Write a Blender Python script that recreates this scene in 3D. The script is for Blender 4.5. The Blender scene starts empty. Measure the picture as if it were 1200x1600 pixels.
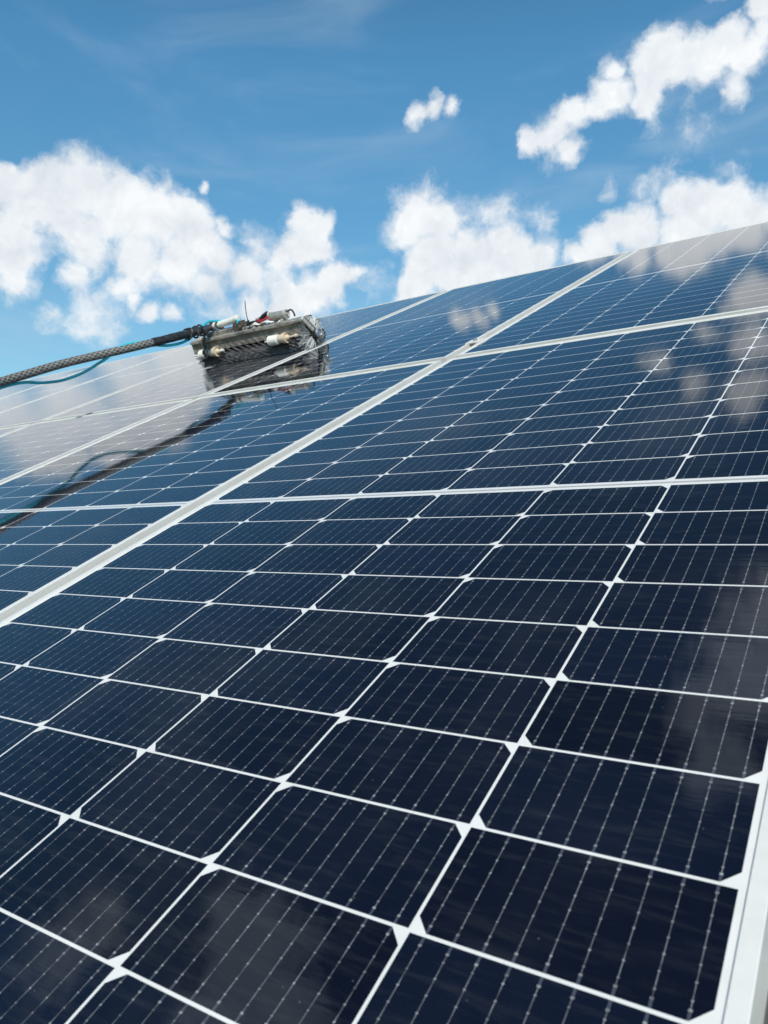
import bpy, bmesh, math, random
from mathutils import Vector, Matrix

# ------------------------------------------------------------------ camera
scene = bpy.context.scene
TILT = math.radians(25)
Z0 = 1.10
def to_world(p):
    """array coordinates (u across, v up the slope, n off the glass) to world"""
    u, v, n = p
    return Vector((u, v*math.cos(TILT)-n*math.sin(TILT), v*math.sin(TILT)+n*math.cos(TILT)+Z0))
CAM_UVN = (1.08972, -0.94796, 0.37679)
CAM_X = (0.825638, 0.564092, -0.011023)
CAM_Y = (0.023544, -0.014927, 0.999611)
CAM_Z = (0.563709, -0.825577, -0.025605)
cam_data = bpy.data.cameras.new('camera')
cam = bpy.data.objects.new('camera', cam_data)
scene.collection.objects.link(cam)
cam_data.sensor_fit = 'AUTO'; cam_data.sensor_width = 36.0
cam_data.lens = 27.07
cam_data.clip_start = 0.02; cam_data.clip_end = 4000
m = Matrix.Identity(4)
loc = to_world(CAM_UVN)
for r in range(3):
    m[r][0] = CAM_X[r]; m[r][1] = CAM_Y[r]; m[r][2] = CAM_Z[r]; m[r][3] = loc[r]
cam.matrix_world = m
cam_data.dof.use_dof = True
cam_data.dof.focus_distance = 1.35
cam_data.dof.aperture_fstop = 15.0
scene.camera = cam

# ------------------------------------------------------------------ light
scene.view_settings.view_transform = 'Standard'
scene.view_settings.look = 'None'
scene.view_settings.gamma = 1.0
scene.view_settings.exposure = 0.0
SUN_EL, SUN_AZ = math.radians(37), math.radians(146)     # azimuth from +Y towards +X
sun_dir = Vector((math.sin(SUN_AZ)*math.cos(SUN_EL), math.cos(SUN_AZ)*math.cos(SUN_EL), math.sin(SUN_EL)))
sd = bpy.data.lights.new('sun', 'SUN'); sd.energy = 3.9; sd.angle = math.radians(0.53); sd.color = (1.0, 0.935, 0.85)
sun = bpy.data.objects.new('sun', sd); scene.collection.objects.link(sun)
sun.rotation_euler = sun_dir.to_track_quat('Z', 'Y').to_euler()
sun.location = (0, 0, 30)

class NT:
    """small helper to wire node trees"""
    def __init__(s, nt): s.nt = nt
    def n(s, t, **kw):
        x = s.nt.nodes.new(t)
        for k, v in kw.items(): setattr(x, k, v)
        return x
    def put(s, sock, v):
        if isinstance(v, bpy.types.NodeSocket): s.nt.links.new(v, sock)
        elif v is not None: sock.default_value = v
    def m(s, op, a, b=None, c=None, clamp=False):
        x = s.n('ShaderNodeMath', operation=op); x.use_clamp = clamp
        s.put(x.inputs[0], a)
        if b is not None: s.put(x.inputs[1], b)
        if c is not None: s.put(x.inputs[2], c)
        return x.outputs[0]
    def vm(s, op, a, b=None, scale=None):
        x = s.n('ShaderNodeVectorMath', operation=op)
        s.put(x.inputs[0], a)
        if b is not None: s.put(x.inputs[1], b)
        if scale is not None: s.put(x.inputs[3], scale)
        return x.outputs['Value'] if op in ('LENGTH', 'DISTANCE', 'DOT_PRODUCT') else x.outputs[0]
    def mix(s, f, a, b):
        x = s.n('ShaderNodeMix', data_type='RGBA')
        s.put(x.inputs[0], f); s.put(x.inputs[6], a); s.put(x.inputs[7], b)
        return x.outputs[2]
    def noise(s, vec, scale, detail=4, rough=.55, dim='3D', dist=0):
        x = s.n('ShaderNodeTexNoise', noise_dimensions=dim)
        s.put(x.inputs['Vector'], vec); x.inputs['Scale'].default_value = scale
        x.inputs['Detail'].default_value = detail; x.inputs['Roughness'].default_value = rough
        x.inputs['Distortion'].default_value = dist
        return x.outputs[0]
    def mr(s, v, a, b, c=0., d=1., smooth=False):
        x = s.n('ShaderNodeMapRange'); x.interpolation_type = 'SMOOTHSTEP' if smooth else 'LINEAR'
        s.put(x.inputs[0], v); x.inputs[1].default_value = a; x.inputs[2].default_value = b
        x.inputs[3].default_value = c; x.inputs[4].default_value = d
        return x.outputs[0]
    def scalev(s, v, xyz):
        x = s.n('ShaderNodeVectorMath', operation='MULTIPLY'); s.put(x.inputs[0], v); x.inputs[1].default_value = xyz
        return x.outputs[0]

# cumulus banks: unit direction, angular size (radians), strength; all at infinity in the sky
CLOUDS = [
    (-0.7674, 0.5123, 0.3855, 0.0344, 1.0), (-0.7476, 0.5272, 0.4039, 0.0138, 0.8), (-0.7929, 0.4856, 0.3681, 0.0395, 1.0),
    (-0.7432, 0.5537, 0.3755, 0.0412, 1.0), (-0.8055, 0.456, 0.3785, 0.0252, 1.0), (-0.7233, 0.5873, 0.3632, 0.0392, 1.0),
    (-0.6939, 0.6196, 0.3668, 0.031, 1.0), (-0.6843, 0.646, 0.3382, 0.0256, 1.0), (-0.6708, 0.6488, 0.3593, 0.0165, 0.8),
    (-0.7758, 0.5302, 0.3421, 0.0425, 1.0), (-0.8168, 0.4773, 0.3241, 0.0398, 1.0), (-0.7446, 0.5812, 0.3282, 0.0411, 1.0),
    (-0.7128, 0.6213, 0.3254, 0.0389, 1.0), (-0.7002, 0.6451, 0.306, 0.0259, 0.8), (-0.8334, 0.4359, 0.3398, 0.0463, 1.0),
    (-0.8456, 0.4149, 0.3358, 0.039, 1.0), (-0.8633, 0.417, 0.2844, 0.0363, 1.0), (-0.7481, 0.6071, 0.2679, 0.0151, 0.75),
    (-0.7317, 0.6274, 0.2666, 0.0122, 0.65), (-0.7601, 0.5885, 0.2756, 0.0134, 0.7), (-0.7649, 0.574, 0.2921, 0.0221, 0.8),
    (-0.8206, 0.5106, 0.2565, 0.0186, 0.62), (-0.8268, 0.4832, 0.2878, 0.0237, 0.8), (-0.7952, 0.5267, 0.3006, 0.0243, 0.85),
    (-0.6644, 0.6742, 0.3225, 0.0268, 0.8), (-0.5952, 0.7133, 0.3702, 0.0289, 1.0), (-0.6064, 0.7143, 0.3494, 0.0276, 0.95),
    (-0.59, 0.731, 0.343, 0.0247, 0.9), (-0.6334, 0.6978, 0.3346, 0.0231, 0.8), (-0.6381, 0.714, 0.2881, 0.0282, 1.0),
    (-0.6125, 0.7329, 0.2962, 0.0299, 1.0), (-0.5847, 0.7492, 0.3111, 0.0267, 1.0), (-0.5618, 0.765, 0.3149, 0.0141, 0.8),
    (-0.6678, 0.6884, 0.2832, 0.0234, 0.9), (-0.6711, 0.619, 0.4081, 0.0101, 0.9), (-0.4817, 0.788, 0.3834, 0.0379, 1.0),
    (-0.4978, 0.7842, 0.3703, 0.0306, 1.0), (-0.4601, 0.8044, 0.3758, 0.0342, 1.0), (-0.4745, 0.8127, 0.3383, 0.0372, 1.0),
    (-0.4337, 0.8359, 0.3364, 0.0324, 1.0), (-0.3987, 0.8526, 0.3377, 0.0321, 1.0), (-0.3693, 0.8707, 0.325, 0.0274, 0.95),
    (-0.4933, 0.8127, 0.3102, 0.0267, 0.95), (-0.4524, 0.8367, 0.3086, 0.0313, 1.0), (-0.5094, 0.808, 0.296, 0.0221, 0.85),
    (-0.4102, 0.8577, 0.3099, 0.031, 1.0), (-0.4595, 0.7474, 0.4799, 0.0157, 0.85), (-0.4432, 0.7561, 0.4816, 0.0142, 0.8),
    (-0.4243, 0.7674, 0.4806, 0.0128, 0.72), (-0.1112, 0.8463, 0.5209, 0.0155, 1.0), (-0.1099, 0.8556, 0.5058, 0.0157, 1.0),
    (-0.1263, 0.863, 0.4892, 0.0222, 1.0), (-0.162, 0.8556, 0.4916, 0.0228, 1.0), (-0.192, 0.846, 0.4974, 0.0205, 1.0),
    (-0.2237, 0.8396, 0.495, 0.0236, 1.0), (-0.2541, 0.8263, 0.5027, 0.0145, 0.85), (-0.2649, 0.8367, 0.4794, 0.0243, 1.0),
    (-0.2995, 0.8305, 0.4697, 0.0221, 0.95), (-0.3229, 0.8316, 0.4518, 0.0239, 0.9), (-0.347, 0.8238, 0.4483, 0.0185, 0.8),
    (-0.3133, 0.8455, 0.4324, 0.0185, 0.8), (-0.1405, 0.8723, 0.4683, 0.0215, 0.9), (-0.0814, 0.8784, 0.4708, 0.0242, 0.9),
    (-0.2344, 0.8515, 0.469, 0.0201, 0.9), (-0.1833, 0.9145, 0.3606, 0.029, 1.0), (-0.2089, 0.9062, 0.3678, 0.0238, 1.0),
    (-0.1513, 0.9212, 0.3585, 0.0285, 1.0), (-0.1268, 0.9289, 0.3479, 0.0302, 1.0), (-0.2449, 0.9055, 0.3465, 0.0324, 1.0),
    (-0.2777, 0.8918, 0.3573, 0.0203, 0.95), (-0.3007, 0.8912, 0.3396, 0.0266, 0.95), (-0.2123, 0.9178, 0.3355, 0.0355, 1.0),
    (-0.3232, 0.8877, 0.328, 0.0195, 0.9), (-0.0905, 0.9367, 0.3382, 0.0328, 1.0), (-0.2459, 0.8864, 0.3923, 0.0141, 0.45),
    (-0.2789, 0.8745, 0.3967, 0.0128, 0.4), (-0.1425, 0.8118, 0.5662, 0.026, 1.0), (-0.152, 0.7795, 0.6077, 0.028, 1.05),
    (-0.1581, 0.7441, 0.6491, 0.028, 1.0), (-0.1875, 0.789, 0.5851, 0.02, 0.7), (-0.2588, 0.7596, 0.5967, 0.026, 0.55),
    (-0.2115, 0.7502, 0.6265, 0.024, 0.65), (-0.1379, 0.5566, 0.8193, 0.06, 0.85), (-0.151, 0.493, 0.8568, 0.066, 0.9),
    (-0.1757, 0.4061, 0.8968, 0.05, 0.8), (-0.21, 0.4373, 0.8745, 0.04, 0.6), (-0.6227, 0.0582, 0.7803, 0.07, 0.9),
    (-0.6197, 0.0017, 0.7849, 0.08, 0.9), (-0.5756, -0.0021, 0.8177, 0.06, 0.8), (-0.7533, -0.0198, 0.6574, 0.07, 0.6),
    (-0.9386, 0.2563, 0.2308, 0.0512, 1.0), (-0.9506, 0.1778, 0.2543, 0.0717, 1.0), (0.0488, 0.9222, 0.3836, 0.0679, 1.0),
    (0.1422, 0.9503, 0.277, 0.0694, 1.0), (-0.2067, 0.8393, 0.5028, 0.0245, 1.0), (-0.1764, 0.849, 0.4981, 0.0229, 1.0),
    (-0.1486, 0.8521, 0.5018, 0.0211, 1.0), (-0.2792, 0.8358, 0.4728, 0.0177, 0.9), (-0.238, 0.8626, 0.4464, 0.0408, 0.3),
    (-0.1738, 0.8775, 0.447, 0.0459, 0.28), (-0.3265, 0.8397, 0.4339, 0.0285, 0.45), (-0.1491, 0.9116, 0.3831, 0.0468, 0.32),
    (-0.214, 0.8993, 0.3813, 0.0418, 0.36), (-0.4001, 0.8389, 0.369, 0.0452, 0.42), (-0.357, 0.8538, 0.379, 0.0371, 0.4),
    (-0.4247, 0.8516, 0.3072, 0.0467, 0.5), (-0.6479, 0.6795, 0.3441, 0.0381, 0.5), (-0.6392, 0.7039, 0.3097, 0.0388, 0.6),
    (-0.8354, 0.4806, 0.2668, 0.0314, 0.42), (-0.7889, 0.5561, 0.2616, 0.0441, 0.45), (-0.7015, 0.6564, 0.2776, 0.0386, 0.5),
    (-0.5431, 0.7799, 0.3112, 0.0314, 0.42), (-0.7129, 0.5791, 0.3955, 0.0286, 0.45),
]
world = bpy.data.worlds.new('World'); scene.world = world; world.use_nodes = True
W = NT(world.node_tree)
for x in list(world.node_tree.nodes): world.node_tree.nodes.remove(x)
SKY_STRENGTH = 0.15
sky = W.n('ShaderNodeTexSky', sky_type='NISHITA'); sky.sun_disc = False
sky.sun_elevation = SUN_EL; sky.sun_rotation = SUN_AZ
sky.altitude = 300; sky.air_density = 1.0; sky.dust_density = 0.5; sky.ozone_density = 2.5
tc = W.n('ShaderNodeTexCoord').outputs['Generated']
dirn = W.vm('NORMALIZE', tc)
warp_src = W.n('ShaderNodeTexNoise'); W.put(warp_src.inputs['Vector'], dirn)
warp_src.inputs['Scale'].default_value = 11; warp_src.inputs['Detail'].default_value = 5; warp_src.inputs['Roughness'].default_value = .62
warp = W.vm('SCALE', W.vm('SUBTRACT', warp_src.outputs['Color'], (.5, .5, .5)), scale=.062)
pd = W.vm('ADD', dirn, warp)
field = None
for (dx, dy, dz, rad, st) in CLOUDS:
    dist = W.vm('DISTANCE', pd, (dx, dy, dz))
    b = W.mr(dist, rad*1.6, rad*.1, 0, st)
    field = b if field is None else W.m('SMOOTH_MAX', field, b, .10)
n1 = W.noise(pd, 14, 9, .62)
amp = W.mr(field, 0, .22, 0, 2.5)
dens = W.m('ADD', W.m('MULTIPLY', field, 1.75), W.m('MULTIPLY', W.m('SUBTRACT', n1, .5), amp))
alpha = W.mr(dens, .34, 1.22, 0, 1, True)
# thin high veil
veil = W.noise(W.scalev(dirn, (1.4, 1.4, 5.0)), 2.6, 5, .55, dist=.6)
veil = W.mr(veil, .44, .85, 0, .30, True)
# light from the sun side: compare density towards the sun
up = Vector((-.30, 0, .95)).normalized()*.020
n2 = W.noise(W.vm('ADD', dirn, tuple(up)), 17, 5, .6, dist=.25)
n1b = W.noise(dirn, 17, 5, .6, dist=.25)
relief = W.m('MULTIPLY', W.m('SUBTRACT', n1b, n2), 1.7)
big = W.noise(dirn, 6.5, 3, .5)
lit = W.m('ADD', W.m('ADD', relief, .68), W.m('MULTIPLY', W.m('SUBTRACT', big, .5), 1.0), clamp=True)
cloud_col = W.mix(lit, (4.3, 4.75, 5.25, 1), (6.3, 6.5, 6.65, 1))
hs = W.n('ShaderNodeHueSaturation'); hs.inputs['Saturation'].default_value = 1.0; hs.inputs['Value'].default_value = 1.0
W.put(hs.inputs['Color'], sky.outputs[0])
dz = W.n('ShaderNodeSeparateXYZ'); W.put(dz.inputs[0], dirn)
tintc = W.mix(W.mr(dz.outputs[2], .18, .55), (.66, .90, .82, 1), (.55, 1.08, 1.12, 1))
tintc = W.mix(W.mr(dz.outputs[2], .52, .80), tintc, (.42, .62, .60, 1))
tint = W.vm('MULTIPLY', hs.outputs[0], tintc)
skyc = W.mix(veil, tint, (3.9, 4.7, 5.4, 1))
# the thickest, best lit banks are brighter than the thin ones
cloud_col = W.vm('SCALE', cloud_col, scale=W.mr(field, .95, 1.5, 1, 1.5))
col = W.mix(alpha, skyc, cloud_col)
bg = W.n('ShaderNodeBackground'); bg.inputs['Strength'].default_value = SKY_STRENGTH
W.put(bg.inputs['Color'], col)
wo = W.n('ShaderNodeOutputWorld'); W.put(wo.inputs[0], bg.outputs[0])

# ------------------------------------------------------------------ helpers
col_main = scene.collection
def newmat(name):
    mt = bpy.data.materials.new(name); mt.use_nodes = True
    nt = NT(mt.node_tree); b = mt.node_tree.nodes['Principled BSDF']
    return mt, nt, b
def objcoord(N): return N.n('ShaderNodeTexCoord').outputs['Object']

def simple(name, color, rough=.5, metal=0., var=.25, scale=30., bump=.0, bscale=120., dirt=None, dirt_amt=.4, spec=.5):
    mt, N, b = newmat(name)
    oc = objcoord(N)
    n = N.noise(oc, scale, 6, .6)
    f = N.mr(n, .3, .7, 1-var, 1+var)
    c = N.vm('SCALE', tuple(color), scale=f)
    if dirt:
        dn = N.noise(oc, scale*.45, 8, .68)
        c = N.mix(N.mr(dn, .5, .66, 0, dirt_amt, True), c, (*dirt, 1))
    N.put(b.inputs['Base Color'], c)
    b.inputs['Metallic'].default_value = metal
    N.put(b.inputs['Roughness'], N.mr(N.noise(oc, scale*2, 4), .3, .7, max(.02, rough-.1), min(1, rough+.1)))
    b.inputs['Specular IOR Level'].default_value = spec
    if bump:
        bp = N.n('ShaderNodeBump'); bp.inputs['Strength'].default_value = bump; bp.inputs['Distance'].default_value = .002
        N.put(bp.inputs['Height'], N.noise(oc, bscale, 5)); N.put(b.inputs['Normal'], bp.outputs[0])
    return mt

def link(o, parent=None):
    col_main.objects.link(o)
    if parent is not None: o.parent = parent
    return o
def obj(name, bm, mats, parent=None, smooth=True, angle=35, bevel=0):
    me = bpy.data.meshes.new(name)
    bm.normal_update()
    bmesh.ops.recalc_face_normals(bm, faces=bm.faces[:])
    if smooth:
        for fc in bm.faces: fc.smooth = True
        for e in bm.edges:
            if len(e.link_faces) == 2 and e.calc_face_angle(0) > math.radians(angle): e.smooth = False
    bm.to_mesh(me); bm.free()
    for mm in (mats if isinstance(mats, (list, tuple)) else [mats]): me.materials.append(mm)
    o = bpy.data.objects.new(name, me); link(o, parent)
    if bevel:
        md = o.modifiers.new('bevel', 'BEVEL'); md.width = bevel; md.segments = 2; md.limit_method = 'ANGLE'
    return o
def empty(name, label=None, cat=None, group=None):
    o = bpy.data.objects.new(name, None); o.empty_display_size = .05; link(o)
    tag(o, label, cat, group); return o
def tag(o, label=None, cat=None, group=None, kind=None):
    if label: o['label'] = label
    if cat: o['category'] = cat
    if group: o['group'] = group
    if kind: o['kind'] = kind
    return o
def box(bm, c, s, rot=None, mi=0):
    r = bmesh.ops.create_cube(bm, size=1.0)
    M = Matrix.Translation(Vector(c)) @ (rot.to_4x4() if rot else Matrix.Identity(4)) @ Matrix.Diagonal((*s, 1))
    bmesh.ops.transform(bm, matrix=M, verts=r['verts'])
    for v in r['verts']:
        for fc in v.link_faces: fc.material_index = mi
    return r['verts']
def frame_of(d):
    d = Vector(d).normalized()
    a = Vector((0, 0, 1)) if abs(d.z) < .9 else Vector((1, 0, 0))
    x = a.cross(d).normalized(); y = d.cross(x)
    return x, y, d
def rings(bm, pts, radii, seg=16, cap=True, mi=0, uvl=None):
    """tube through pts with a radius at each; parallel-transported"""
    pts = [Vector(p) for p in pts]
    x, y, d = frame_of(pts[1]-pts[0])
    allr = []; L = 0; Ls = []
    for i, p in enumerate(pts):
        if i > 0: L += (p-pts[i-1]).length
        Ls.append(L)
        if i == 0: t = pts[1]-pts[0]
        elif i == len(pts)-1: t = pts[-1]-pts[-2]
        else: t = (pts[i+1]-pts[i-1])
        if t.length < 1e-9: t = d
        t = t.normalized()
        x = (x - t*x.dot(t)).normalized(); y = t.cross(x)
        allr.append([bm.verts.new(p+(x*math.cos(2*math.pi*k/seg)+y*math.sin(2*math.pi*k/seg))*radii[i]) for k in range(seg)])
    for i in range(len(pts)-1):
        for k in range(seg):
            fc = bm.faces.new((allr[i][k], allr[i][(k+1) % seg], allr[i+1][(k+1) % seg], allr[i+1][k])); fc.material_index = mi
            if uvl:
                uu = [(Ls[i], k/seg), (Ls[i], (k+1)/seg), (Ls[i+1], (k+1)/seg), (Ls[i+1], k/seg)]
                for lp, q in zip(fc.loops, uu): lp[uvl].uv = q
    if cap:
        for r in (allr[0], allr[-1]):
            try: fc = bm.faces.new(r); fc.material_index = mi
            except ValueError: pass
def cyl(bm, a, b, r, r2=None, seg=20, mi=0): rings(bm, [a, b], [r, r if r2 is None else r2], seg, True, mi)
def lathe(bm, origin, axis, prof, seg=24, mi=0):
    o = Vector(origin); d = Vector(axis).normalized()
    x, y, d = frame_of(d)
    rs = [[bm.verts.new(o+d*h+(x*math.cos(2*math.pi*k/seg)+y*math.sin(2*math.pi*k/seg))*max(r, 1e-4)) for k in range(seg)] for (h, r) in prof]
    for i in range(len(rs)-1):
        for k in range(seg):
            bm.faces.new((rs[i][k], rs[i][(k+1) % seg], rs[i+1][(k+1) % seg], rs[i+1][k])).material_index = mi
    for r in (rs[0], rs[-1]): bm.faces.new(r).material_index = mi
def smooth_path(P, n=8):
    P = [Vector(p) for p in P]; out = []
    for i in range(len(P)-1):
        p0 = P[max(i-1, 0)]; p1 = P[i]; p2 = P[i+1]; p3 = P[min(i+2, len(P)-1)]
        for k in range(n):
            t = k/n
            out.append(.5*((2*p1)+(-p0+p2)*t+(2*p0-5*p1+4*p2-p3)*t*t+(-p0+3*p1-3*p2+p3)*t*t*t))
    out.append(P[-1]); return out

# ------------------------------------------------------------------ setting
mt, N, b = newmat('earth')
oc = objcoord(N)
g1 = N.noise(oc, .6, 8, .62); g2 = N.noise(oc, 9, 8, .7)
c = N.mix(N.mr(g1, .42, .62, 0, 1, True), (.075, .045, .03, 1), (.055, .07, .025, 1))
c = N.mix(N.mr(g2, .45, .7, 0, .6), c, (.13, .095, .065, 1))
N.put(b.inputs['Base Color'], c); b.inputs['Roughness'].default_value = .95
bp = N.n('ShaderNodeBump'); bp.inputs['Strength'].default_value = .8; bp.inputs['Distance'].default_value = .04
N.put(bp.inputs['Height'], g2); N.put(b.inputs['Normal'], bp.outputs[0])
M_EARTH = mt
bm = bmesh.new()
steps = sorted(set([-2500, -800, -250, -90, -40, -20]+[i*1.0 for i in range(-12, 13)]+[20, 40, 90, 250, 800, 2500]))
rnd = random.Random(5)
gv = {}
for i, x in enumerate(steps):
    for j, y in enumerate(steps):
        z = rnd.uniform(-.03, .03) if abs(x) < 13 and abs(y) < 13 else rnd.uniform(-.2, .1)
        gv[i, j] = bm.verts.new((x, y, z))
for i in range(len(steps)-1):
    for j in range(len(steps)-1):
        bm.faces.new((gv[i, j], gv[i+1, j], gv[i+1, j+1], gv[i, j+1]))
tag(obj('ground', bm, M_EARTH, smooth=True, angle=80), kind='structure')

# ------------------------------------------------------------------ solar panels
PU, PV, G = .168, .08597, .01748         # cell pitches and the strip between the module halves
CW, CH, CHAM = .1657, .0837, .0099
GAP, LIP = .0355, .0108
D = .0647
MW = 6*PU + D - GAP                     # module outline
MH = G + 24*PV + .0669 - GAP
PITCH_U = 6*PU + D
PITCH_V = G + 24*PV + .0669

def laminate_material(name, wet):
    mt, N, b = newmat(name)
    oc = objcoord(N)
    sp = N.n('ShaderNodeSeparateXYZ'); N.put(sp.inputs[0], oc)
    X, Y, Z = sp.outputs
    x = N.m('ADD', X, 3*PU)
    i = N.m('FLOOR', N.m('DIVIDE', x, PU))
    fx = N.m('SUBTRACT', x, N.m('MULTIPLY', N.m('ADD', i, .5), PU))
    ya = N.m('SUBTRACT', N.m('ABSOLUTE', Y), G/2)
    k = N.m('FLOOR', N.m('DIVIDE', ya, PV))
    fy = N.m('SUBTRACT', ya, N.m('MULTIPLY', N.m('ADD', k, .5), PV))
    afx = N.m('ABSOLUTE', fx); afy = N.m('ABSOLUTE', fy)
    odd = N.m('FLOORED_MODULO', i, 2)
    s = N.m('SUBTRACT', N.m('MULTIPLY', odd, 2), 1)
    inx = N.m('LESS_THAN', afx, CW/2); iny = N.m('LESS_THAN', afy, CH/2)
    inc = N.m('LESS_THAN', N.m('ADD', afx, N.m('MULTIPLY', s, fy)), CW/2+CH/2-CHAM)
    ins = N.m('MULTIPLY', N.m('LESS_THAN', N.m('ABSOLUTE', X), 3*PU), N.m('MULTIPLY', N.m('GREATER_THAN', ya, 0), N.m('LESS_THAN', ya, 12*PV)))
    top = N.m('GREATER_THAN', Z, -.001)
    cell = N.m('MULTIPLY', N.m('MULTIPLY', N.m('MULTIPLY', inx, iny), N.m('MULTIPLY', inc, ins)), top)
    # per-cell tint
    cid = N.n('ShaderNodeCombineXYZ'); N.put(cid.inputs[0], i); N.put(cid.inputs[1], N.m('MULTIPLY', k, N.m('SIGN', Y)))
    oi = N.n('ShaderNodeObjectInfo').outputs['Random']; N.put(cid.inputs[2], N.m('MULTIPLY', oi, 31))
    wn = N.n('ShaderNodeTexWhiteNoise'); N.put(wn.inputs['Vector'], cid.outputs[0])
    tint = N.mr(wn.outputs['Value'], 0, 1, .72, 1.3)
    ccol = N.mix(wn.outputs['Value'], (.0030, .0034, .0090, 1), (.0030, .0046, .0118, 1))
    ccol = N.vm('SCALE', ccol, scale=tint)
    # finger lines
    fing = N.m('SINE', N.m('MULTIPLY', fy, 2*math.pi/.00145))
    ccol = N.vm('ADD', ccol, N.vm('SCALE', (.004, .007, .015), scale=N.m('POWER', N.mr(fing, -1, 1, 0, 1), 3)))
    # busbars: nine wires per cell with solder pads
    bp_ = .0182
    t = N.m('DIVIDE', fx, bp_)
    bx = N.m('MULTIPLY', N.m('ABSOLUTE', N.m('SUBTRACT', t, N.m('ROUND', t))), bp_)
    q = .01035
    t2 = N.m('DIVIDE', fy, q)
    py = N.m('MULTIPLY', N.m('ABSOLUTE', N.m('SUBTRACT', t2, N.m('ROUND', t2))), q)
    midz = N.m('LESS_THAN', afy, .0368)
    wire = N.m('MULTIPLY', N.m('LESS_THAN', bx, .00029), midz)
    wide = N.m('MULTIPLY', N.m('LESS_THAN', bx, .00085), N.m('GREATER_THAN', afy, .0368))
    pad = N.m('MULTIPLY', N.m('MULTIPLY', N.m('LESS_THAN', bx, .0007), N.m('LESS_THAN', py, .00045)), N.m('LESS_THAN', afy, .0345))
    epad = N.m('MULTIPLY', N.m('LESS_THAN', bx, .0010), N.m('LESS_THAN', N.m('ABSOLUTE', N.m('SUBTRACT', afy, .0362)), .0007))
    wv = N.mr(N.noise(oc, 110, 3), .32, .68, .35, 1.5)
    c = N.mix(wide, ccol, (.055, .065, .085, 1))
    c = N.mix(wire, c, N.vm('SCALE', (.15, .155, .17), scale=wv))
    c = N.mix(N.m('MAXIMUM', pad, epad), c, N.vm('SCALE', (.24, .24, .245), scale=wv))
    # backsheet, bus ribbon in the middle strip
    dirt = N.noise(oc, 22, 7, .65)
    white = N.mix(N.mr(dirt, .45, .75, 0, .35), (.73, .72, .70, 1), (.56, .545, .50, 1))
    rib = N.m('MULTIPLY', N.m('MULTIPLY', N.m('LESS_THAN', N.m('ABSOLUTE', Y), .0024), N.m('LESS_THAN', N.m('ABSOLUTE', X), 3*PU-.006)), top)
    ribv = N.mix(N.m('LESS_THAN', N.m('ABSOLUTE', N.m('SUBTRACT', N.m('ABSOLUTE', Y), .0024)), .0004), (.42, .41, .39, 1), (.12, .12, .12, 1))
    white = N.mix(rib, white, ribv)
    c = N.mix(cell, white, c)
    # dust specks and drying marks
    vo = N.n('ShaderNodeTexVoronoi'); vo.feature = 'F1'; N.put(vo.inputs['Vector'], oc); vo.inputs['Scale'].default_value = 75
    speck = N.m('MULTIPLY', N.m('LESS_THAN', vo.outputs['Distance'], .045), N.m('GREATER_THAN', N.noise(oc, 9, 3), .52))
    c = N.mix(N.m('MULTIPLY', speck, .22), c, (.32, .32, .30, 1))
    smear = N.noise(N.scalev(oc, (3, 22, 1)), 5, 7, .62, dist=.4)
    if wet:
        streak = N.noise(N.scalev(oc, (6, 60, 1)), 3, 8, .68, dist=.3)
        film = N.m('ADD', N.mr(streak, .38, .7, .03, .30, True), N.mr(smear, .4, .7, 0, .12))
        c = N.mix(film, c, (.30, .32, .335, 1))
    else:
        c = N.mix(N.mr(smear, .5, .8, 0, .035), c, (.4, .4, .38, 1))
    N.put(b.inputs['Base Color'], c)
    b.inputs['IOR'].default_value = 1.43
    b.inputs['Specular Tint'].default_value = (.66, .84, 1.0, 1)      # anti-reflective coating
    rbase = N.mr(smear, .35, .75,   .008, .022 if not wet else .05)
    N.put(b.inputs['Roughness'], rbase)
    bp = N.n('ShaderNodeBump'); bp.inputs['Distance'].default_value = .001
    if wet:
        bp.inputs['Strength'].default_value = .16
        h = N.m('ADD', N.noise(N.scalev(oc, (5, 55, 1)), 5, 5, .6, dist=.5), N.m('MULTIPLY', N.noise(oc, 60, 4), .25))
    else:
        bp.inputs['Strength'].default_value = .05
        h = N.m('ADD', N.noise(N.scalev(oc, (3, 30, 1)), 4, 4, .55), N.m('MULTIPLY', N.noise(oc, 400, 2), .012))
    N.put(bp.inputs['Height'], h); N.put(b.inputs['Normal'], bp.outputs[0])
    return mt
M_GLASS = laminate_material('clean_cell_glass', False)
M_GLASSW = laminate_material('unwashed_cell_glass', True)

mt, N, b = newmat('anodised_aluminium')
oc = objcoord(N)
st = N.noise(N.scalev(oc, (40, 40, 200)), 6, 4, .6)
gr = N.noise(oc, 14, 7, .65)
c = N.mix(N.mr(gr, .4, .75, 0, .55), (.84, .82, .78, 1), (.64, .61, .56, 1))
N.put(b.inputs['Base Color'], c); b.inputs['Metallic'].default_value = .2
N.put(b.inputs['Roughness'], N.mr(st, .3, .7, .32, .5))
bp = N.n('ShaderNodeBump'); bp.inputs['Strength'].default_value = .08; bp.inputs['Distance'].default_value = .0005
N.put(bp.inputs['Height'], st); N.put(b.inputs['Normal'], bp.outputs[0])
M_ALU = mt
M_STEEL = simple('galvanised_steel', (.42, .43, .44), .45, .8, .2, 25)

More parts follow.
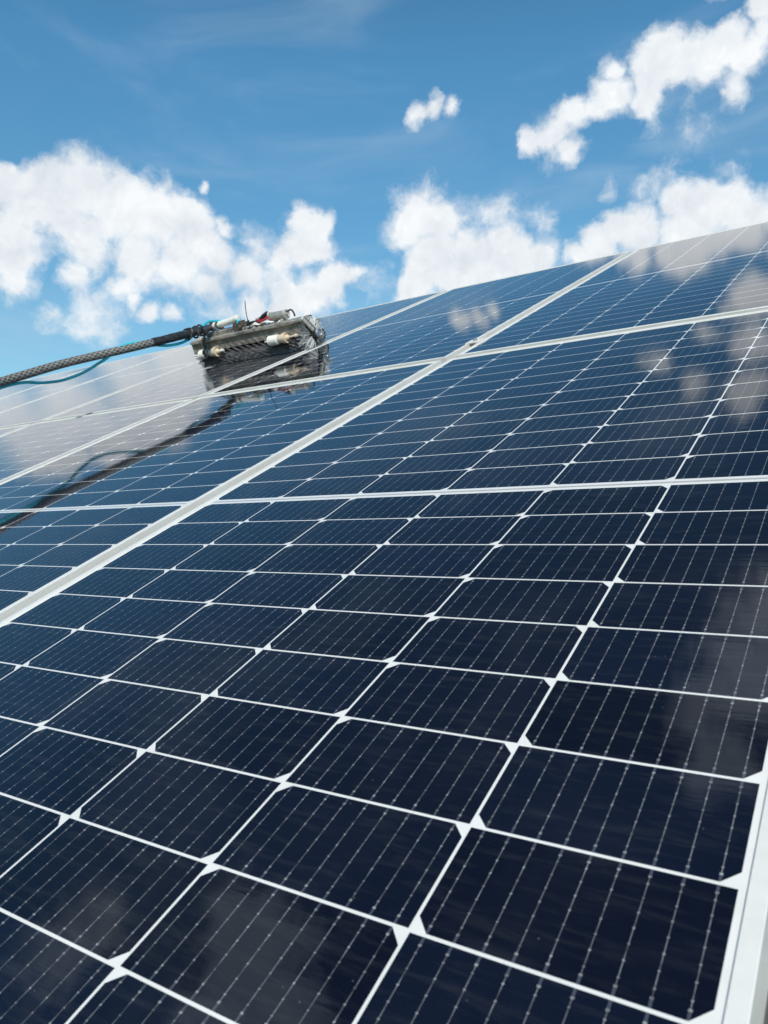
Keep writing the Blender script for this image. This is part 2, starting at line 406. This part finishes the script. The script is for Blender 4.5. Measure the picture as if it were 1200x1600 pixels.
def frame_mesh():
    bm = bmesh.new()
    prof = [(0, -.0330), (0, .0014), (.0006, .0020), (.0104, .0020), (.0110, .0014), (.0110, -.0062), (.0020, -.0062), (.0020, -.0312), (.026, -.0312), (.026, -.0330)]
    rr = []
    for (d, z) in prof:
        hx, hy = MW/2-d, MH/2-d
        rr.append([bm.verts.new((sx*hx, sy*hy, z)) for sx, sy in ((-1, -1), (1, -1), (1, 1), (-1, 1))])
    n = len(rr)
    for a in range(n):
        for k in range(4):
            bm.faces.new((rr[a][k], rr[a][(k+1) % 4], rr[(a+1) % n][(k+1) % 4], rr[(a+1) % n][k]))
    return bm
def lam_mesh():
    bm = bmesh.new()
    box(bm, (0, 0, -.0027), (MW-.0208, MH-.0208, .0054))
    return bm
def jbox_mesh(x):
    bm = bmesh.new()
    box(bm, (x, 0, -.0145), (.07, .05, .018))
    return bm
M_BLACKP = simple('black_plastic', (.02, .02, .022), .45, 0, .3, 40, dirt=(.2, .19, .17), dirt_amt=.25)
ROT = (TILT, 0, 0)
def base_panel():
    r = empty('solar_panel')
    obj('frame', frame_mesh(), M_ALU, r, angle=20)
    g = obj('cell_glass', lam_mesh(), M_GLASS, r, smooth=False)
    for x in (-.35, 0, .35): obj('junction_box', jbox_mesh(x), M_BLACKP, r, smooth=False)
    return r
def dup(root):
    r = root.copy(); col_main.objects.link(r)
    for ch in list(root.children):
        c = ch.copy(); col_main.objects.link(c); c.parent = r
    return r
p0 = base_panel()
wet_mesh = [c for c in p0.children if c.name.startswith('cell_glass')][0].data.copy()
wet_mesh.name = 'unwashed_glass'; wet_mesh.materials[0] = M_GLASSW
words = ['first', 'second', 'third', 'fourth', 'fifth', 'sixth', 'seventh', 'eighth']
LOW = ['dark blue solar panel nearest the camera, in the lower right foreground with large black cells',
       'lower row solar panel left of the wide gap, mirroring the dark hose streak',
       'greyish lower row panel at the left edge, mirroring the white cloud']
UPP = ['blue solar panel at the top right, behind the foreground panel and under the clouds',
       'blue upper row panel between the cleaning robot and the wide gap',
       'greyish upper row solar panel under the left part of the robot brush']
panels = {}
first = True
for ci in range(8):
    for ri in range(2):
        p = p0 if first else dup(p0); first = False
        uc = 3*PU - ci*PITCH_U; vc = ri*PITCH_V
        p.location = to_world((uc, vc, 0))
        p.rotation_euler = (TILT, 0, 0)
        if ci >= 1:
            p.rotation_mode = 'QUATERNION'
            p.rotation_quaternion = (Matrix.Rotation(TILT, 3, 'X') @ Matrix.Rotation(math.pi, 3, 'Z')).to_quaternion()
        if ci >= 2:
            for ch in p.children:
                if ch.name.startswith('cell_glass'): ch.data = wet_mesh
        L = (LOW if ri == 0 else UPP)
        if ci < 3: lab = L[ci]
        else: lab = f"narrow grey glaring solar panel, {words[ci]} from the right in the {'lower' if ri == 0 else 'upper'} row"
        tag(p, lab, 'solar panel', 'solar panels laid in two rows on the slope')
        panels[ci, ri] = p

# mid clamp in the wide gap (the one the photo shows)
def clamp_at(u, v, label):
    r = empty('panel_clamp', label, 'clamp'); r.location = to_world((u, v, 0)); r.rotation_euler = ROT
    bm = bmesh.new()
    w = GAP/2+.008
    box(bm, (0, 0, .0045), (2*w, .045, .004))
    box(bm, (-GAP/2+.003, 0, -.013), (.003, .045, .031)); box(bm, (GAP/2-.003, 0, -.013), (.003, .045, .031))
    obj('clamp_plate', bm, M_ALU, r, bevel=.0008)
    bm = bmesh.new(); cyl(bm, (0, 0, .0066), (0, 0, .013), .0065, seg=6); cyl(bm, (0, 0, .012), (0, 0, .0135), .004, seg=12)
    obj('bolt', bm, M_STEEL, r)
clamp_at(-D/2, 1.27, 'small bright aluminium clamp in the wide panel gap above the crossing of frames')

# support structure below the panels
def bar(name, a, b_, w, h, label, group, mat=M_STEEL):
    a = Vector(a); b_ = Vector(b_); d = (b_-a); L = d.length
    o = empty(name, label, 'rail' if 'rail' in name else 'post', group)
    q = d.to_track_quat('X', 'Z'); o.rotation_mode = 'QUATERNION'; o.rotation_quaternion = q; o.location = a
    bm = bmesh.new()
    t = .003
    box(bm, (L/2, 0, -h/2+t/2), (L, w, t)); 
    for s in (-1, 1): box(bm, (L/2, s*(w/2-t/2), t/2), (L, t, h-t-.0004))
    for s in (-1, 1): box(bm, (L/2, s*(w/2-.009), h/2-t/2+.0006), (L, .012, t))
    obj('channel', bm, mat, o, smooth=False)
    return o
for nm, v in zip(('lowest', 'second lowest', 'second highest', 'highest'), (-.62, .62, 1.53, 2.75)):
    bar('mounting_rail', to_world((1.05, v, -.033-.021)), to_world((-8.2, v, -.033-.021)), .04, .04,
        f'{nm} galvanised rail running under the solar panels', 'rails under the solar panels')
k = 0
for ui, u in enumerate((.8, -1.4, -3.6, -5.8, -8.0)):
    for v, nm in ((-.35, 'short front'), (2.3, 'tall rear')):
        P = to_world((u, v, -.12))
        bar('support_post', (P.x, P.y, -.2), (P.x, P.y, P.z), .07, .05, f'{nm} steel post, {words[ui]} from the right under the panels', 'posts under the solar panels')
    bar('sloped_rail', to_world((u, -.95, -.033-.042-.031)), to_world((u, 3.1, -.033-.042-.031)), .05, .06,
        f'sloped steel beam, {words[ui]} from the right under the panels', 'sloped beams under the solar panels')

# ------------------------------------------------------------------ cleaning robot (array coordinates, x = u, y = v, z = n)
M_HOUS = simple('dirty_sheet_metal', (.54, .49, .42), .42, .35, .35, 26, bump=.25, bscale=60, dirt=(.10, .09, .08), dirt_amt=.7)
M_TOPM = simple('pale_sheet_metal', (.66, .63, .58), .45, .3, .3, 35, bump=.2, bscale=70, dirt=(.14, .12, .10), dirt_amt=.75)
M_MOTOR = simple('motor_grey', (.36, .345, .32), .35, .35, .2, 20, dirt=(.12, .11, .1), dirt_amt=.3)
M_WHITE = simple('white_plastic', (.80, .78, .73), .4, 0, .08, 40, dirt=(.40, .36, .30), dirt_amt=.35)
M_BEIGE = simple('beige_plastic', (.70, .58, .44), .45, 0, .12, 40, dirt=(.40, .29, .2), dirt_amt=.35)
M_BRISTLE = simple('dark_bristle', (.20, .20, .215), .42, 0, .5, 60, spec=.7)
M_BRISTW = simple('pale_bristle', (.55, .56, .57), .4, 0, .3, 80)
M_RUBBER = simple('black_rubber', (.018, .018, .02), .6, 0, .3, 60)
M_RED = simple('red_wire', (.30, .02, .03), .4, 0, .3, 60)
M_TEAL = simple('teal_hose_plastic', (.02, .50, .62), .16, 0, .12, 20, spec=.6)
M_BROWN = simple('brown_grime', (.10, .085, .065), .7, .2, .5, 60, bump=.4, bscale=120, dirt=(.03, .03, .03), dirt_amt=.6)
M_CHROME = simple('bearing_steel', (.62, .63, .64), .3, .8, .15, 60)

R = empty('cleaning_robot', 'grey panel cleaning robot with dark rotary brush standing across two upper panels', 'cleaning robot')
R.location = to_world((-1.46, 1.87, 0)); R.rotation_euler = ROT
def part(name, bm, mat, parent=R, **kw): return obj(name, bm, mat, parent, **kw)
XL, XR = -.362, .330
# housing: bent sheet; front panel, folded lips, top deck with holes, rear panel, end cheeks
bm = bmesh.new()
def sheet(bm, prof, x0, x1, th=.0025, nseg=14, wob=.0016, seed=1):
    rn = random.Random(seed)
    cols = []
    for a in range(nseg+1):
        x = x0+(x1-x0)*a/nseg
        cols.append([bm.verts.new((x, y+rn.uniform(-wob, wob)*.5, z+rn.uniform(-wob, wob))) for (y, z) in prof])
    for a in range(nseg):
        for k2 in range(len(prof)-1):
            bm.faces.new((cols[a][k2], cols[a+1][k2], cols[a+1][k2+1], cols[a][k2+1]))
sheet(bm, [(-.062, .078), (-.074, .079), (-.072, .083), (-.066, .118), (-.072, .123), (-.078, .135), (-.078, .137), (-.055, .139), (.01, .140), (.030, .138), (.034, .135), (.036, .118)], XL, XR)
bmesh.ops.solidify(bm, geom=bm.faces[:], thickness=.0025)
part('housing', bm, M_HOUS, angle=28)
# pale upper rim along the front edge
bm = bmesh.new()
sheet(bm, [(-.0805, .128), (-.0805, .1385), (-.076, .1415), (-.045, .1425), (-.043, .141)], XL+.002, XR+.038, nseg=24, wob=.0018, seed=4)
bmesh.ops.solidify(bm, geom=bm.faces[:], thickness=.0016)
part('top_rim', bm, M_TOPM, angle=28)
# raised channel at the left with slots
bm = bmesh.new()
sheet(bm, [(-.035, .1415), (-.035, .158), (-.030, .162), (.02, .163), (.025, .160), (.025, .1415)], XL+.08, -.105, nseg=6, wob=.0008, seed=7)
bmesh.ops.solidify(bm, geom=bm.faces[:], thickness=.002)
part('raised_channel', bm, M_TOPM, angle=28)
# left corner bracket
bm = bmesh.new()
v = [bm.verts.new(p) for p in ((XL, -.07, .141), (XL+.085, -.07, .141), (XL+.085, -.02, .160), (XL+.045, -.02, .166), (XL, .03, .150))]
bm.faces.new(v); r_ = bmesh.ops.extrude_face_region(bm, geom=bm.faces[:])
bmesh.ops.translate(bm, verts=[e for e in r_['geom'] if isinstance(e, bmesh.types.BMVert)], vec=(0, .006, .003))
part('corner_bracket', bm, M_HOUS, angle=25)
# grimy valve block beside the pipe end
bm = bmesh.new()
box(bm, (-.070, 0, .156), (.066, .055, .034)); box(bm, (-.075, .005, .177), (.03, .035, .012)); cyl(bm, (-.05, -.03, .158), (-.05, -.045, .158), .009)
part('valve_block', bm, M_BROWN, bevel=.002)
# brackets, holes and fittings along the deck
rn = random.Random(8)
for i in range(16):
    bm = bmesh.new()
    x = rn.uniform(-.02, .16); y = rn.uniform(-.06, -.01); s = rn.uniform(.006, .016)
    box(bm, (x, y, .141+s*.4), (s*2.2, s, s), Matrix.Rotation(rn.uniform(-.5, .5), 3, 'Z'))
    part('deck_fitting', bm, M_CHROME, bevel=.0006)
for i in range(9):
    bm = bmesh.new(); x = -.33+i*.075; cyl(bm, (x, -.06, .141), (x, -.06, .1455), .0038, seg=8)
    part('bolt', bm, M_CHROME)
for i in range(10):
    bm = bmesh.new()
    x = rn.uniform(-.03, .14); y = rn.uniform(-.07, -.02); s = rn.uniform(.008, .014)
    box(bm, (x, y, .1405+s*.35), (s*1.6, s, s*.9), Matrix.Rotation(rn.uniform(-.8, .8), 3, 'Z'))
    part('cable_clip', bm, M_BLACKP, bevel=.0008)
# electronics box and connector
bm = bmesh.new(); box(bm, (.010, .005, .152), (.085, .05, .022)); box(bm, (.05, .01, .168), (.04, .035, .014), Matrix.Rotation(.2, 3, 'Y'))
part('control_box', bm, M_HOUS, bevel=.0025)
bm = bmesh.new(); rings(bm, [(.058, -.005, .168), (.085, -.005, .180), (.108, -.003, .189), (.118, 0, .188)], [.009, .011, .010, .007], 12)
part('plug', bm, M_BLACKP)
bm = bmesh.new(); rings(bm, [(.112, -.01, .170), (.118, -.008, .186), (.126, -.005, .196), (.132, 0, .192), (.13, .004, .180)], [.004, .005, .0045, .004, .004], 10)
part('cable_loop', bm, M_WHITE)
# wires
def wire(name, P, r, mat, n=6): 
    bm = bmesh.new(); pp = smooth_path(P, n); rings(bm, pp, [r]*len(pp), 8); return part(name, bm, mat)
for k2, (dy, dz) in enumerate(((0, 0), (.006, .004), (-.006, -.003))):
    wire('wire', [(.03, -.02+dy, .158+dz), (.055, -.026+dy, .166+dz), (.085, -.03+dy, .162+dz), (.115, -.02+dy, .170+dz), (.14, -.01+dy, .160+dz)], .0032, M_RED)
for k2 in range(4):
    y0 = -.03+.008*k2
    wire('wire', [(-.03, y0, .150), (.005, y0-.008, .163+rn.uniform(-.004, .004)), (.04, y0-.004, .170+rn.uniform(-.004, .004)), (.075, y0-.008, .160), (.10, y0, .152)], .003, M_BLACKP)
for k2 in range(3):
    y0 = -.045+.006*k2
    wire('wire', [(.02, y0, .146), (.05, y0-.006, .156+k2*.003), (.08, y0, .150), (.115, y0-.006, .157), (.16, y0, .148)], .0026, M_WHITE)
wire('wire', [(-.105, -.01, .190), (-.085, -.012, .194), (-.07, -.015, .186), (-.075, -.02, .176)], .0045, M_TEAL)
wire('wire', [(.235, -.01, .178), (.255, -.01, .182), (.268, -.012, .172), (.27, -.01, .150)], .004, M_BLACKP)
# motor
bm = bmesh.new(); lathe(bm, (.118, 0, .168), (1, 0, -.02), [(0, .012), (.002, .0185), (.010, .0205), (.092, .0205), (.094, .0185)], 28)
mo = part('motor', bm, M_MOTOR)
bm = bmesh.new(); lathe(bm, (.211, 0, .1665), (1, 0, -.02), [(0, .020), (.001, .0225), (.008, .0225), (.009, .017), (.005, .0165), (.0045, .008), (.013, .0075), (.013, .003)], 28)
part('motor_cap', bm, M_TOPM, mo)
for x in (.135, .195):
    bm = bmesh.new(); box(bm, (x, 0, .1455), (.012, .046, .010)); part('motor_mount', bm, M_TOPM, bevel=.001)
# antenna
bm = bmesh.new(); cyl(bm, (-.021, 0, .160), (-.021, 0, .176), .006); rings(bm, smooth_path([(-.021, 0, .175), (-.020, 0, .20), (-.013, 0, .235), (-.003, 0, .266)], 5), [.0019]*15+[.0012], 8)
part('antenna', bm, M_BLACKP)
# white supply pipe with union
bm = bmesh.new()
ax = Vector((.176, 0, .012)).normalized()
lathe(bm, (-.262, 0, .183), ax, [(0, .013), (.003, .0185), (.045, .0195), (.048, .0165), (.055, .0162), (.160, .0168), (.168, .0185), (.182, .0180), (.186, .012), (.186, .004)], 26)
pipe = part('supply_pipe', bm, M_WHITE)
for h in (.0005, .046):
    bm = bmesh.new(); lathe(bm, Vector((-.262, 0, .183))+ax*h, ax, [(0, .0198), (.0025, .0202), (.005, .0198)], 26)
    part('seal_ring', bm, M_BLACKP, pipe)
for x in (-.21, -.12):
    bm = bmesh.new(); box(bm, (x, .012, .166), (.012, .02, .02)); part('pipe_bracket', bm, M_HOUS, bevel=.001)
# strap over the front
bm = bmesh.new()
P = [(-.245, .015, .198), (-.248, -.012, .205), (-.252, -.025, .180), (-.258, -.060, .160), (-.262, -.084, .140), (-.264, -.086, .118), (-.262, -.088, .100), (-.262, -.106, .088), (-.264, -.104, .062), (-.264, -.088, .052)]
pp = smooth_path(P, 4)
wd = .0085
rows = []
for a, p in enumerate(pp):
    t = (pp[min(a+1, len(pp)-1)]-pp[max(a-1, 0)]).normalized()
    nrm = Vector((1, 0, 0)).cross(t).normalized()*.0012
    x = Vector((wd*(1.0+.15*math.sin(a*.9)), 0, 0))
    rows.append([bm.verts.new(p-x-nrm), bm.verts.new(p+x-nrm), bm.verts.new(p+x+nrm), bm.verts.new(p-x+nrm)])
for a in range(len(rows)-1):
    for k2 in range(4): bm.faces.new((rows[a][k2], rows[a][(k2+1) % 4], rows[a+1][(k2+1) % 4], rows[a+1][k2]))
part('strap', bm, M_RUBBER)
# front rollers on their axles
def roller(x, w_cyl, split, side):
    bm = bmesh.new()
    cyl(bm, (x-.085, -.086, .072), (x+.10, -.086, .0735), .0048, seg=12)
    cyl(bm, (x+.098, -.086, .0735), (x+.112, -.086, .0737), .0085, .006, seg=12)
    ro = part('axle', bm, M_BEIGE if side > 0 else M_WHITE)
    bm = bmesh.new()
    lathe(bm, (x-w_cyl, -.086, .072), (1, 0, .01), [(0, .014), (.003, .0235), (w_cyl-.006, .0225), (w_cyl-.003, .016)], 28)
    part('roller', bm, M_WHITE, ro)
    bm = bmesh.new()
    lathe(bm, (x+split, -.086, .0725), (1, 0, .01), [(0, .0165), (.006, .018), (.034, .023), (.046, .0255), (.050, .0245), (.046, .013), (.058, .011), (.062, .007)], 28)
    part('cone_roller', bm, M_BEIGE, ro)
roller(-.262, .045, .022, -1)
roller(.205, .058, .000, 1)
# brush: core, helical bristle fins
BR = part
bm = bmesh.new(); cyl(bm, (-.355, -.018, .058), (.372, -.018, .058), .022, seg=24)
core = part('brush_core', bm, M_RUBBER)
bm = bmesh.new()
rn = random.Random(3)
BY = -.018
def hair(bm, x, th, r0, r1, w, lean=0., mi=0, jt=.06):
    c, s = math.cos(th), math.sin(th)
    a = Vector((x, BY+c*r0, .058+s*r0)); t = Vector((x+lean, BY+math.cos(th+rn.uniform(-jt, jt))*r1, .058+math.sin(th+rn.uniform(-jt, jt))*r1))
    if t.z < .0015:                       # pressed bristles splay out along the glass
        t.y += (.0015-t.z)*(1.1 if c > 0 else -1.1)*abs(c)**.4; t.z = .0015+rn.uniform(0, .004)
    e1 = Vector((w, 0, 0)); e2 = Vector((0, -s*w, c*w))
    v1 = [bm.verts.new(a+e1), bm.verts.new(a-e1*.5+e2*.87), bm.verts.new(a-e1*.5-e2*.87)]
    v2 = [bm.verts.new(t+e1*.45), bm.verts.new(t-e1*.22+e2*.39), bm.verts.new(t-e1*.22-e2*.39)]
    for q in range(3): bm.faces.new((v1[q], v1[(q+1) % 3], v2[(q+1) % 3], v2[q])).material_index = mi
    bm.faces.new(v2).material_index = mi
NROW = 16
for row in range(NROW):
    x = -.350
    while x < .322:
        th = 2*math.pi*row/NROW + (x+.35)*9.5
        for h in range(4):
            hair(bm, x+rn.uniform(-.0015, .0015), th+rn.uniform(-.02, .02), .020, .071*rn.uniform(.95, 1.02), .0014, rn.uniform(-.002, .002), jt=.015)
        x += .0055
for i in range(700):      # matted hairs flattened against the glass
    hair(bm, rn.uniform(-.35, .325), rn.uniform(-2.2, -.94)-.0, .021, .072*rn.uniform(.9, 1.05), .0012, rn.uniform(-.01, .01))
part('bristles', bm, M_BRISTLE, core, smooth=False)
bm = bmesh.new()
for i in range(420):
    hair(bm, rn.uniform(.316, .356), rn.uniform(0, 2*math.pi), .021, .083*rn.uniform(.84, 1.04), .0014, rn.uniform(-.006, .006))
part('pale_bristles', bm, M_BRISTW, core, smooth=False)
# right end arm with bearing, black guard behind it
bm = bmesh.new()
a, b2 = Vector((.364, -.078, .141)), Vector((.364, -.006, .052))
d = (b2-a).normalized(); nn = Vector((1, 0, 0)).cross(d)
rot = Matrix((Vector((1, 0, 0)), d, nn)).transposed()
box(bm, (a+b2)/2+d*-.004, (.010, (b2-a).length, .020), rot)
box(bm, (a+b2)/2+d*-.004+Vector((.006, 0, 0))+nn*.008, (.012, (b2-a).length-.004, .003), rot)
arm = part('end_arm', bm, M_TOPM, bevel=.001)
bm = bmesh.new()
lathe(bm, (.360, -.010, .058), (1, 0, 0), [(0, .019), (.002, .0215), (.020, .0215), (.022, .019), (.0225, .014), (.018, .0135), (.017, .006), (.024, .0055), (.024, .002)], 28)
part('bearing', bm, M_CHROME, arm)
bm = bmesh.new()
prof = [(-.066, .122), (-.006, .056), (-.004, .032), (-.018, .022), (-.034, .034), (-.046, .066), (-.062, .095)]
lo = [bm.verts.new((.351, y, z)) for y, z in prof]; hi = [bm.verts.new((.357, y, z)) for y, z in prof]
bm.faces.new(lo); bm.faces.new(hi[::-1])
for k2 in range(len(prof)): bm.faces.new((lo[k2], lo[(k2+1) % len(prof)], hi[(k2+1) % len(prof)], hi[k2]))
part('brush_guard', bm, M_RUBBER, bevel=.002)
# left end plate with bearing
bm = bmesh.new()
box(bm, (XL-.002, -.018, .104), (.004, .105, .055)); box(bm, (XL+.003, 0, .062), (.008, .05, .045))
pl_ = part('end_plate', bm, M_HOUS, bevel=.0015)
bm = bmesh.new(); lathe(bm, (XL-.004, 0, .055), (1, 0, 0), [(0, .020), (.003, .024), (.020, .024), (.022, .020)], 24)
part('bearing', bm, M_MOTOR, pl_)
bm = bmesh.new(); box(bm, (0, .082, .098), (.60, .09, .022)); box(bm, (0, .125, .060), (.56, .03, .060))
part('rear_chassis', bm, M_HOUS, bevel=.003)
# rear tracks
for x in (-.25, .25):
    bm = bmesh.new()
    P = []
    for t in range(40):
        a_ = 2*math.pi*t/40; P.append(Vector((x, .125+(.018 if math.cos(a_) > 0 else -.018)+.030*math.cos(a_), .032+.030*math.sin(a_))))
    for t in range(40):
        p, q_ = P[t], P[(t+1) % 40]
        L_ = (q_-p); mid = (p+q_)/2
        vs = []
        for sx in (-.022, .022):
            for e, k3 in ((p, 1.0), (q_, 1.0)):
                out = (e-Vector((x, .125, .032))); out.x = 0
                vs.append(bm.verts.new(e+Vector((sx, 0, 0)))); vs.append(bm.verts.new(e-out*.12+Vector((sx, 0, 0))))
        bm.faces.new((vs[0], vs[4], vs[6], vs[2])); bm.faces.new((vs[1], vs[3], vs[7], vs[5]))
        bm.faces.new((vs[0], vs[2], vs[3], vs[1])); bm.faces.new((vs[4], vs[5], vs[7], vs[6]))
    bmesh.ops.remove_doubles(bm, verts=bm.verts[:], dist=.0001)
    tr = part('rubber_track', bm, M_RUBBER)
    for y in (.107, .143):
        bm = bmesh.new(); lathe(bm, (x-.02, y, .032), (1, 0, 0), [(0, .01), (.001, .024), (.039, .024), (.04, .01)], 22)
        part('track_wheel', bm, M_MOTOR, tr)

# ------------------------------------------------------------------ hoses
mt, N, b = newmat('braided_hose')
uvn = N.n('ShaderNodeUVMap').outputs[0]
sp = N.n('ShaderNodeSeparateXYZ'); N.put(sp.inputs[0], uvn)
L_, A_ = sp.outputs[0], sp.outputs[1]
def fam(sign):
    ph = N.m('ADD', N.m('MULTIPLY', L_, 42.0), N.m('MULTIPLY', A_, 6.0*sign))
    return N.m('ABSOLUTE', N.m('SUBTRACT', N.m('FRACT', ph), .5))
w1 = N.m('LESS_THAN', fam(1), .13); w2 = N.m('LESS_THAN', fam(-1), .13)
w = N.m('MAXIMUM', w1, w2)
gn = N.noise(objcoord(N), 60, 5)
c = N.mix(w, N.vm('SCALE', (.065, .066, .064), scale=N.mr(gn, .3, .7, .6, 1.4)), N.vm('SCALE', (.27, .262, .245), scale=N.mr(gn, .3, .7, .7, 1.2)))
N.put(b.inputs['Base Color'], c); b.inputs['Roughness'].default_value = .42
bp = N.n('ShaderNodeBump'); bp.inputs['Strength'].default_value = .5; bp.inputs['Distance'].default_value = .002
N.put(bp.inputs['Height'], w); N.put(b.inputs['Normal'], bp.outputs[0])
M_BRAID = mt
M_TAPE = simple('black_tape', (.025, .027, .03), .35, 0, .5, 70, bump=.6, bscale=160, dirt=(.16, .16, .15), dirt_amt=.35)

HP = [(-1.35, -1.55, -.45), (-1.42, -1.25, .02), (-1.47, -.9, .14), (-1.52, -.4, .20), (-1.58, .1, .235), (-1.645, .52, .242), (-1.694, .7, .239), (-1.695, .84, .237), (-1.683, .98, .234), (-1.650, 1.11, .226), (-1.603, 1.24, .217), (-1.570, 1.38, .209), (-1.565, 1.53, .201), (-1.615, 1.68, .192), (-1.690, 1.80, .186), (-1.7222, 1.865, .1835)]
Hs = empty('suction_hose', 'thick braided grey hose held above the panels, running from the left edge to the robot', 'hose')
Hs.location = to_world((-1.6, 1.2, 0)); Hs.rotation_euler = ROT
off = Vector((-1.6, 1.2, 0))
pp = [p-off for p in smooth_path(HP, 10)]
bm = bmesh.new(); uvl = bm.loops.layers.uv.new('UVMap')
rings(bm, pp, [.0168]*len(pp), 24, True, 0, uvl)
obj('braided_sleeve', bm, M_BRAID, Hs, angle=80)
bm = bmesh.new()
i0 = 108; seg = pp[i0:]
rn = random.Random(12)
rings(bm, seg, [(.0176 if i < 30 else .0165)+rn.uniform(0, .0016) for i in range(len(seg))], 20)
obj('tape_wrap', bm, M_TAPE, Hs, angle=50)
# loose loop of tape near the robot
cpt = pp[12*10+4]
for k2 in range(3):
    c0 = pp[12*10+2+k2*4]
    t = (pp[12*10+3+k2*4]-c0).normalized(); x_, y_, _ = frame_of(t)
    ring_ = [c0+(x_*math.cos(a_)+y_*math.sin(a_))*(.024+.003*math.sin(3*a_+k2))+t*.01*math.sin(a_+k2) for a_ in [2*math.pi*q/20 for q in range(21)]]
    bm = bmesh.new(); rings(bm, ring_, [.0045]*21, 8)
    obj('tape_coil', bm, M_TAPE, Hs)

TP = [(-1.30, -1.6, -.40), (-1.39, -1.27, .05), (-1.45, -.9, .12), (-1.50, -.4, .172), (-1.56, .1, .205), (-1.63, .52, .214), (-1.700, .70, .219), (-1.709, .8, .211), (-1.723, .88, .188), (-1.740, .98, .171), (-1.713, 1.06, .174), (-1.660, 1.12, .194), (-1.624, 1.165, .213), (-1.612, 1.21, .231), (-1.605, 1.27, .232), (-1.595, 1.32, .218), (-1.580, 1.40, .187), (-1.567, 1.45, .175), (-1.569, 1.52, .172), (-1.592, 1.6, .181), (-1.624, 1.68, .194), (-1.648, 1.75, .209), (-1.661, 1.80, .216), (-1.669, 1.86, .207), (-1.65, 1.90, .195), (-1.60, 1.91, .188), (-1.545, 1.89, .19)]
bm = bmesh.new()
pp = smooth_path(TP, 8)
c0 = Vector((-1.6, 1.2, 0)); pp = [p-c0 for p in pp]
rings(bm, pp, [.0060]*len(pp), 14)
th_ = obj('water_hose', bm, M_TEAL, None, angle=80)
th_.location = to_world(c0); th_.rotation_euler = ROT
tag(th_, 'thin teal water hose winding around the thick braided hose towards the robot', 'hose')
